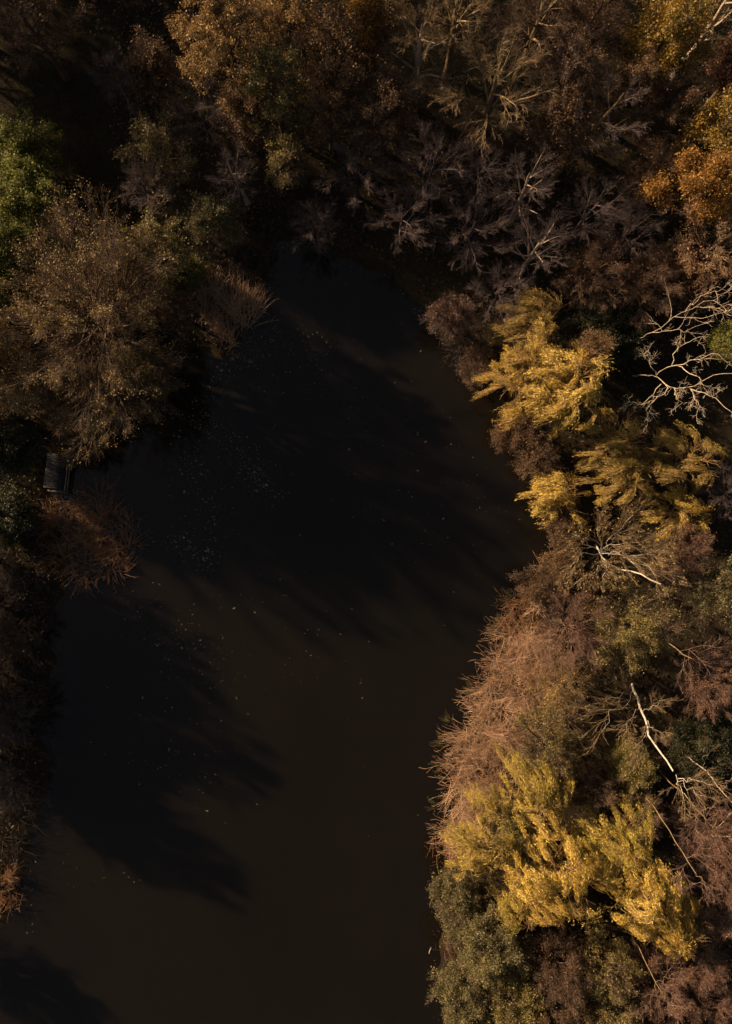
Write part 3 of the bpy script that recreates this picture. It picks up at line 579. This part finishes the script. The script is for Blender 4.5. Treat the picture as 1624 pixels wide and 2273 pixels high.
sculpt('birch_tree', 'tree', 'bare birch with a white trunk leaning to the lower right',
    [(1400, 1515, 0), (1410, 1540, 3), (1420, 1568, 5), (1434, 1604, 6.5), (1441, 1637, 8), (1480, 1690, 10.5), (1494, 1712, 11.2)],
    [[(1407, 1532, 3), (1382, 1562, 5), (1352, 1587, 6.5), (1335, 1622, 7)], [(1417, 1562, 5), (1400, 1590, 6), (1385, 1625, 7)], [(1432, 1602, 7), (1450, 1610, 8), (1468, 1630, 9)],
     [(1425, 1580, 6), (1450, 1570, 7), (1470, 1555, 8)], [(1410, 1545, 3.5), (1380, 1540, 5), (1345, 1555, 6)], [(1437, 1620, 8), (1425, 1650, 9), (1412, 1680, 9)],
     [(1500, 1720, 12.5), (1525, 1750, 13.5), (1560, 1770, 14.5)], [(1500, 1720, 12.5), (1515, 1765, 13.5), (1520, 1800, 14)], [(1505, 1728, 12.8), (1545, 1735, 14), (1585, 1745, 15)]],
    'b_birch', 'b_tan', .12, 74, n=(10, 6, 5), lr=.2, wob=.1, rat=(.45, .5, .6), ang=32, outw=.1)
T('fuzz_brown', 1215, 1650, 7, 85, 'olive brown fuzzy crown below the orange brown shrub', leaf='l_olive2')
T('olive', 1395, 1690, 5, 42, 'small yellow green bush beside the white birch trunk', leaf='l_olive2')
T('green', 1560, 1650, 4, 85, 'dark green bush in the gap right of the white birch trunk', leaf='l_dark')
T('fuzz_red', 1410, 1790, 7, 62, 'rose brown crown below the white birch trunk', leaf='l_olive2', lpt=1)
T('fuzz_red', 1560, 1835, 9, 88, 'tall rose brown crown at the right edge above the lower willows', lpt=1, lean=(-2, 2), bark='b_pale')
sculpt('birch_tree', 'tree', 'slender birch at the right edge with a thin pale stem',
    [(1500, 1665, 0), (1530, 1682, 5), (1565, 1710, 8), (1605, 1760, 11), (1640, 1800, 13)], [[(1530, 1682, 5), (1515, 1672, 6), (1505, 1650, 7)], [(1565, 1710, 8), (1560, 1690, 9), (1570, 1670, 10)], [(1605, 1760, 11), (1615, 1730, 12), (1635, 1705, 13)]],
    'b_pale', 'b_brown', .06, 75, n=(5, 5, 4), lr=.25, ang=30)
sculpt('birch_tree', 'tree', 'brown birch trunk poking out between the olive crown and the plum tree',
    [(1405, 1375, 0), (1447, 1409, 8), (1475, 1424, 10), (1507, 1446, 12.5), (1535, 1462, 14)], [[(1475, 1424, 10), (1480, 1400, 11), (1490, 1385, 12)], [(1507, 1446, 12), (1520, 1480, 13), (1525, 1500, 13.5)], [(1507, 1446, 12.5), (1550, 1450, 14), (1580, 1440, 15)]],
    'b_tan', 'b_red', .07, 76, n=(5, 5, 4), lr=.2, ang=30)
for k_, (pth, lb_) in enumerate([([(1440, 1690, 0), (1507, 1755, 9), (1552, 1802, 12), (1575, 1830, 14)], 'upper of the thin slanting stems among the rose brown crowns'),
                                 ([(1395, 1720, 0), (1462, 1805, 9), (1522, 1905, 13), (1545, 1940, 15)], 'longest of the thin slanting stems beside the lower willows'),
                                 ([(1370, 2010, 0), (1420, 2110, 9), (1455, 2180, 11), (1470, 2205, 12)], 'thin slanting stem standing in the crowns below the willow tip')]):
    m_, e_ = pth[2], pth[3]
    sculpt('slender_tree', 'tree', lb_, pth, [[m_, (m_[0] + 25, m_[1] - 8, m_[2] + 1), (m_[0] + 55, m_[1] - 22, m_[2] + 2)], [m_, (m_[0] - 8, m_[1] + 25, m_[2] + 1), (m_[0] - 20, m_[1] + 50, m_[2] + 1.5)], [e_, (e_[0] + 12, e_[1] + 18, e_[2] + 1), (e_[0] + 30, e_[1] + 40, e_[2] + 2)]],
           'b_tan', 'b_red', .06, 80 + k_, n=(7, 6, 5), lr=.35, ang=30)
T('fuzz_red', 1590, 1900, 11, 80, 'reddish twiggy crown at the right edge beside the lower willows')
# --- lower right
T('willow', 1190, 1755, 9, 72, 'topmost of the lower willows, behind the reed bed', leaf='l_willowg', wind=(-.18, .26, 0), strands=2100)
T('fuzz_brown', 1305, 1745, 6, 62, 'dark brown crown between the topmost willow and the rose brown one')
T('willow', 1078, 1860, 9, 72, 'green gold willow nearest the water among the lower willows', leaf='l_willowg', ry=90, strands=2200)
T('olive', 1130, 1830, 6, 55, 'dull olive bush between the green gold willow and the topmost willow')
T('willow', 1235, 1935, 12, 100, 'brightest central crown of the lower willows', wind=(-.16, .24, 0), strands=3200)
T('willow', 1370, 1850, 11, 68, 'lower willow crown with green sprays streaming upward right', leaf='l_willowg', wind=(-.18, .26, 0), strands=2100)
T('willow', 1410, 1960, 12, 85, 'lower willow crown between the central one and the right tip', wind=(-.16, .24, 0), strands=2500)
T('willow', 1475, 2040, 11, 62, 'lower willow crown ending in a golden tip at the right', wind=(-.16, .24, 0), strands=1900)
T('willow', 1150, 1990, 9, 55, 'lower willow crown bordering the olive bushes', leaf='l_willowg', wind=(-.18, .26, 0), strands=1300)
T('olive', 1025, 1985, 6, 68, 'uppermost grey olive bush on the right shore', name='sallow_bush', lpt=8)
T('olive', 1075, 2080, 8, 85, 'grey olive bush in the middle of the right shore row', lpt=8)
T('olive', 1035, 2190, 7, 75, 'grey olive bush cut short by the water near the bottom', lpt=8)
T('olive', 1130, 2200, 8, 75, 'yellowish olive bush one back from the bottom shore', leaf='l_olive2')
T('olive', 1060, 2280, 7, 80, 'olive bush cut by the bottom edge at the shore', leaf='l_olive2')
T('fuzz_brown', 1235, 2130, 9, 80, 'brown twiggy crown under the brightest willow')
T('fuzz_brown', 1220, 2240, 9, 80, 'brown twiggy crown at the bottom edge beside the olive bushes')
T('olive', 1340, 2130, 9, 65, 'olive crown beside the dark gap under the willows', leaf='l_olive2', lpt=4)
T('fuzz_brown', 1340, 2235, 10, 80, 'brown crown at the bottom edge below the dark gap', leaf='l_olive2')
T('fuzz_red', 1450, 2160, 9, 75, 'plum brown crown under the golden willow tip', lpt=1)
T('fuzz_red', 1545, 2110, 9, 75, 'plum crown at the right edge level with the willow tip', bark='b_dark')
T('fuzz_red', 1560, 2230, 10, 80, 'plum crown in the bottom right corner')
T('fuzz_brown', 1455, 2265, 9, 65, 'dull brown crown at the bottom edge left of the corner plum crown')
T('fuzz_red', 1575, 2000, 9, 65, 'dim reddish crown at the right edge beside the golden willow tip', bark='b_dark')
# --- trees beyond the frame on the sun side, whose long shadows cross the pond
for (x, y, H, r, lb) in [(-36, -2, 9, 3.2, 'bare tree on the left bank level with the round reed clump'),
                         (-37, -7.5, 12.5, 4.2, 'tallest bare tree of the left bank outside the frame'),
                         (-37.5, -13, 8.5, 3.4, 'bare tree on the left bank level with the middle of the long reeds'),
                         (-37, -18.5, 11, 4.0, 'bare tree on the left bank level with the lowest dim shrub'),
                         (-39, -37, 6, 2.6, 'tall bare tree on the left bank near the bottom corner'),
                         (-38, 12.5, 17, 4.6, 'tall brown tree outside the frame behind the jetty bushes'),
                         (-38, 17, 18, 4.8, 'tall brown tree outside the frame behind the big left tree group'),
                         (-42, 24, 13, 4.4, 'tall brown tree left of the green shrubs'),
                         (-37, 43, 19, 5.6, 'tall brown tree left of the black clearing'),
                         (-44, 46, 18, 5.5, 'tall brown tree beyond the top left corner'),
                         (-37, 53, 19, 5.5, 'tall brown tree above the top left corner'),
                         (-27, 55, 19, 5.5, 'tall brown tree above the black clearing'),
                         (-17, 57, 18, 5.5, 'tall brown tree above the golden crowns'),
                         (-6, 60, 18, 5.5, 'tall brown tree behind the top edge crowns'),
                         (7, 60, 18, 5.5, 'tall brown tree behind the straw coloured crown')]:
    zc = H * .62; k = 1 / (MPP * (1 - zc / CAM_H))
    T('fuzz_brown', 812 + x * k, 1136.5 - y * k, H, r * k, lb, n4=5, nl=24, n2=9, tbark='b_brown', lpt=3, sp=.85)

for (x, y, r, lb) in [(-34.5, 8.2, 2.6, 'unseen thicket added to shade the jetty'), (-35.5, -6, 2.8, 'unseen thicket added for shade level with the dim brown shrub'), (-35.5, -12, 2.8, 'unseen thicket added for shade level with the middle dim grey shrub'), (-35.8, -18, 2.8, 'unseen thicket added for shade level with the lowest dim grey shrub'), (-36.5, 39.5, 2.6, 'unseen thicket added for shade at the left end of the black clearing'), (-33.8, 41.5, 2.2, 'thicket added for shade at the left edge under the corner tree'), (-37, 45, 3.2, 'unseen thicket added for shade beyond the top left corner'),
                      (-36, 50.5, 3.2, 'unseen thicket added for shade above the top left corner'), (-30, 52.5, 3.2, 'unseen thicket added for shade above the black clearing'), (-24, 53.5, 3.2, 'unseen thicket added for shade above the ash grey tree')]:
    k = 1 / (MPP * (1 - 8 * .62 / CAM_H))  # added thickets out of view, blocking low sun beneath the tall crowns
    T('shrub', 812 + x * k, 1136.5 - y * k, 8, r * k, lb, sp=.85, nl=24, n4=5, lpt=5)

# ------------------------------------------------------------------ jetty, marsh plants, floating stick
def box(m, x0, x1, y0, y1, z0, z1, tone=.5):
    v = np.array([[x, y, z] for z in (z0, z1) for (x, y) in ((x0, y0), (x1, y0), (x1, y1), (x0, y1))], float)
    m.add(v, np.array([[0, 3, 2, 1], [4, 5, 6, 7], [0, 1, 5, 4], [1, 2, 6, 5], [2, 3, 7, 6], [3, 0, 4, 7]]), tone)
jw = wood_mat('shaded_decking', [(.009,.009,.010),(.016,.015,.017),(.024,.023,.025)])  # near black, shade over the jetty put into the wood colour
jb = wood_mat('jetty_beam_wood', [(.05, .036, .024), (.09, .065, .045), (.13, .10, .065)])
jx, jy = at(124, 1045, .5)
jt = bpy.data.objects.new('wooden_jetty', None); COL.objects.link(jt); jt.location = (jx, jy, 0); jt.rotation_euler.z = math.radians(-7)
tag(jt, 'small grey plank jetty with pale edge beams below the big left tree', 'jetty')
m = MB()
for i in range(20): box(m, -.95, .93, -1.6 + i * .155, -1.6 + i * .155 + .14, .45, .49)
m.build('deck', jw, jt)
for (x0, x1, y0, y1) in [(.94, 1.04, -1.7, 2.2), (1.16, 1.24, -1.7, 2.2), (-.5, 1.3, -1.86, -1.74)]:
    m = MB(); box(m, x0, x1, y0, y1, .44, .60); m.build('edge_beam', jb, jt)
for (x, y) in [(1.1, -1.65), (1.1, .2), (1.1, 2.0), (-.5, -1.65)]:
    m = MB(); m.tubes(np.array([[[x, y, -1.2], [x, y, .3], [x, y, .72]]]), np.array([[.06, .06, .055]]), 10); m.build('post', jb, jt)

def marsh(dx, dy, n, L, ang, label, seed):
    rng = np.random.default_rng(seed); x, y = at(dx, dy, .4); m = MB()
    a = math.radians(ang) + rng.normal(0, .6, n); d = np.stack([np.cos(a), np.sin(a), rng.uniform(.4, 1.0, n)], 1)
    P, R = grow(rng, np.zeros((n, 3)) + rng.normal(0, .12, (n, 3)) * [1, 1, 0], nrm(d), L * rng.uniform(.6, 1.1, n), 8, .06, np.array([0, 0, -.10]), np.full(n, .018), np.full(n, .007))
    m.tubes(P, R, 4, .3)
    for k in range(2, 8):
        T_ = nrm(P[:, k] - P[:, k - 1]); sd = nrm(np.cross(T_, UP))
        for s in (-1, 1):
            A = nrm(T_ * .6 + sd * s + rng.normal(0, .2, T_.shape)) * (.15 - .012 * k); m.leaves(P[:, k] + A, A, np.cross(A, UP) * .16, rng.uniform(.2, 1, n))
    o = m.build('marsh_plant', M['marsh'], None, (x, y, -.05)); tag(o, label, 'plant', 'leafy marsh plants along the reed edge')
for i, (dx, dy, n, L, ang, lb) in enumerate([
    (1000, 1608, 9, 1.1, 150, 'leafy marsh plant at the pointed upper corner of the bright reeds'),
    (985, 1650, 6, 1.0, 185, 'marsh plant just below the pointed corner of the bright reeds'),
    (980, 1700, 7, 1.1, 180, 'marsh plant spreading over the water midway along the bright reeds'),
    (970, 1790, 6, 1.1, 180, 'marsh plant reaching farthest out from the bright reeds'),
    (968, 1840, 5, .9, 190, 'lowest marsh plant, by the rusty reed tuft'),
    (1045, 1535, 6, 1.0, 140, 'marsh plant on the shore bend above the pointed corner'),
    (1103, 1388, 7, 1.0, 120, 'green marsh plant at the top end of the bright reeds'),
    (1140, 1325, 8, 1.2, 150, 'green marsh plant below the small strip of orange reeds')]):
    marsh(dx, dy, n, L, ang, lb, 300 + i)
sx, sy = at(952, 2110); P = np.array([[[0, -.3, .0], [.03, -.1, .03], [.1, .12, .04], [.2, .34, .02]]])
m = MB(); m.tubes(P, np.array([[.012, .035, .03, .008]]), 6, .9)
o = m.build('floating_stick', M['b_dead'], None, (sx, sy, 0)); tag(o, 'short white stick floating off the olive bushes', 'stick')
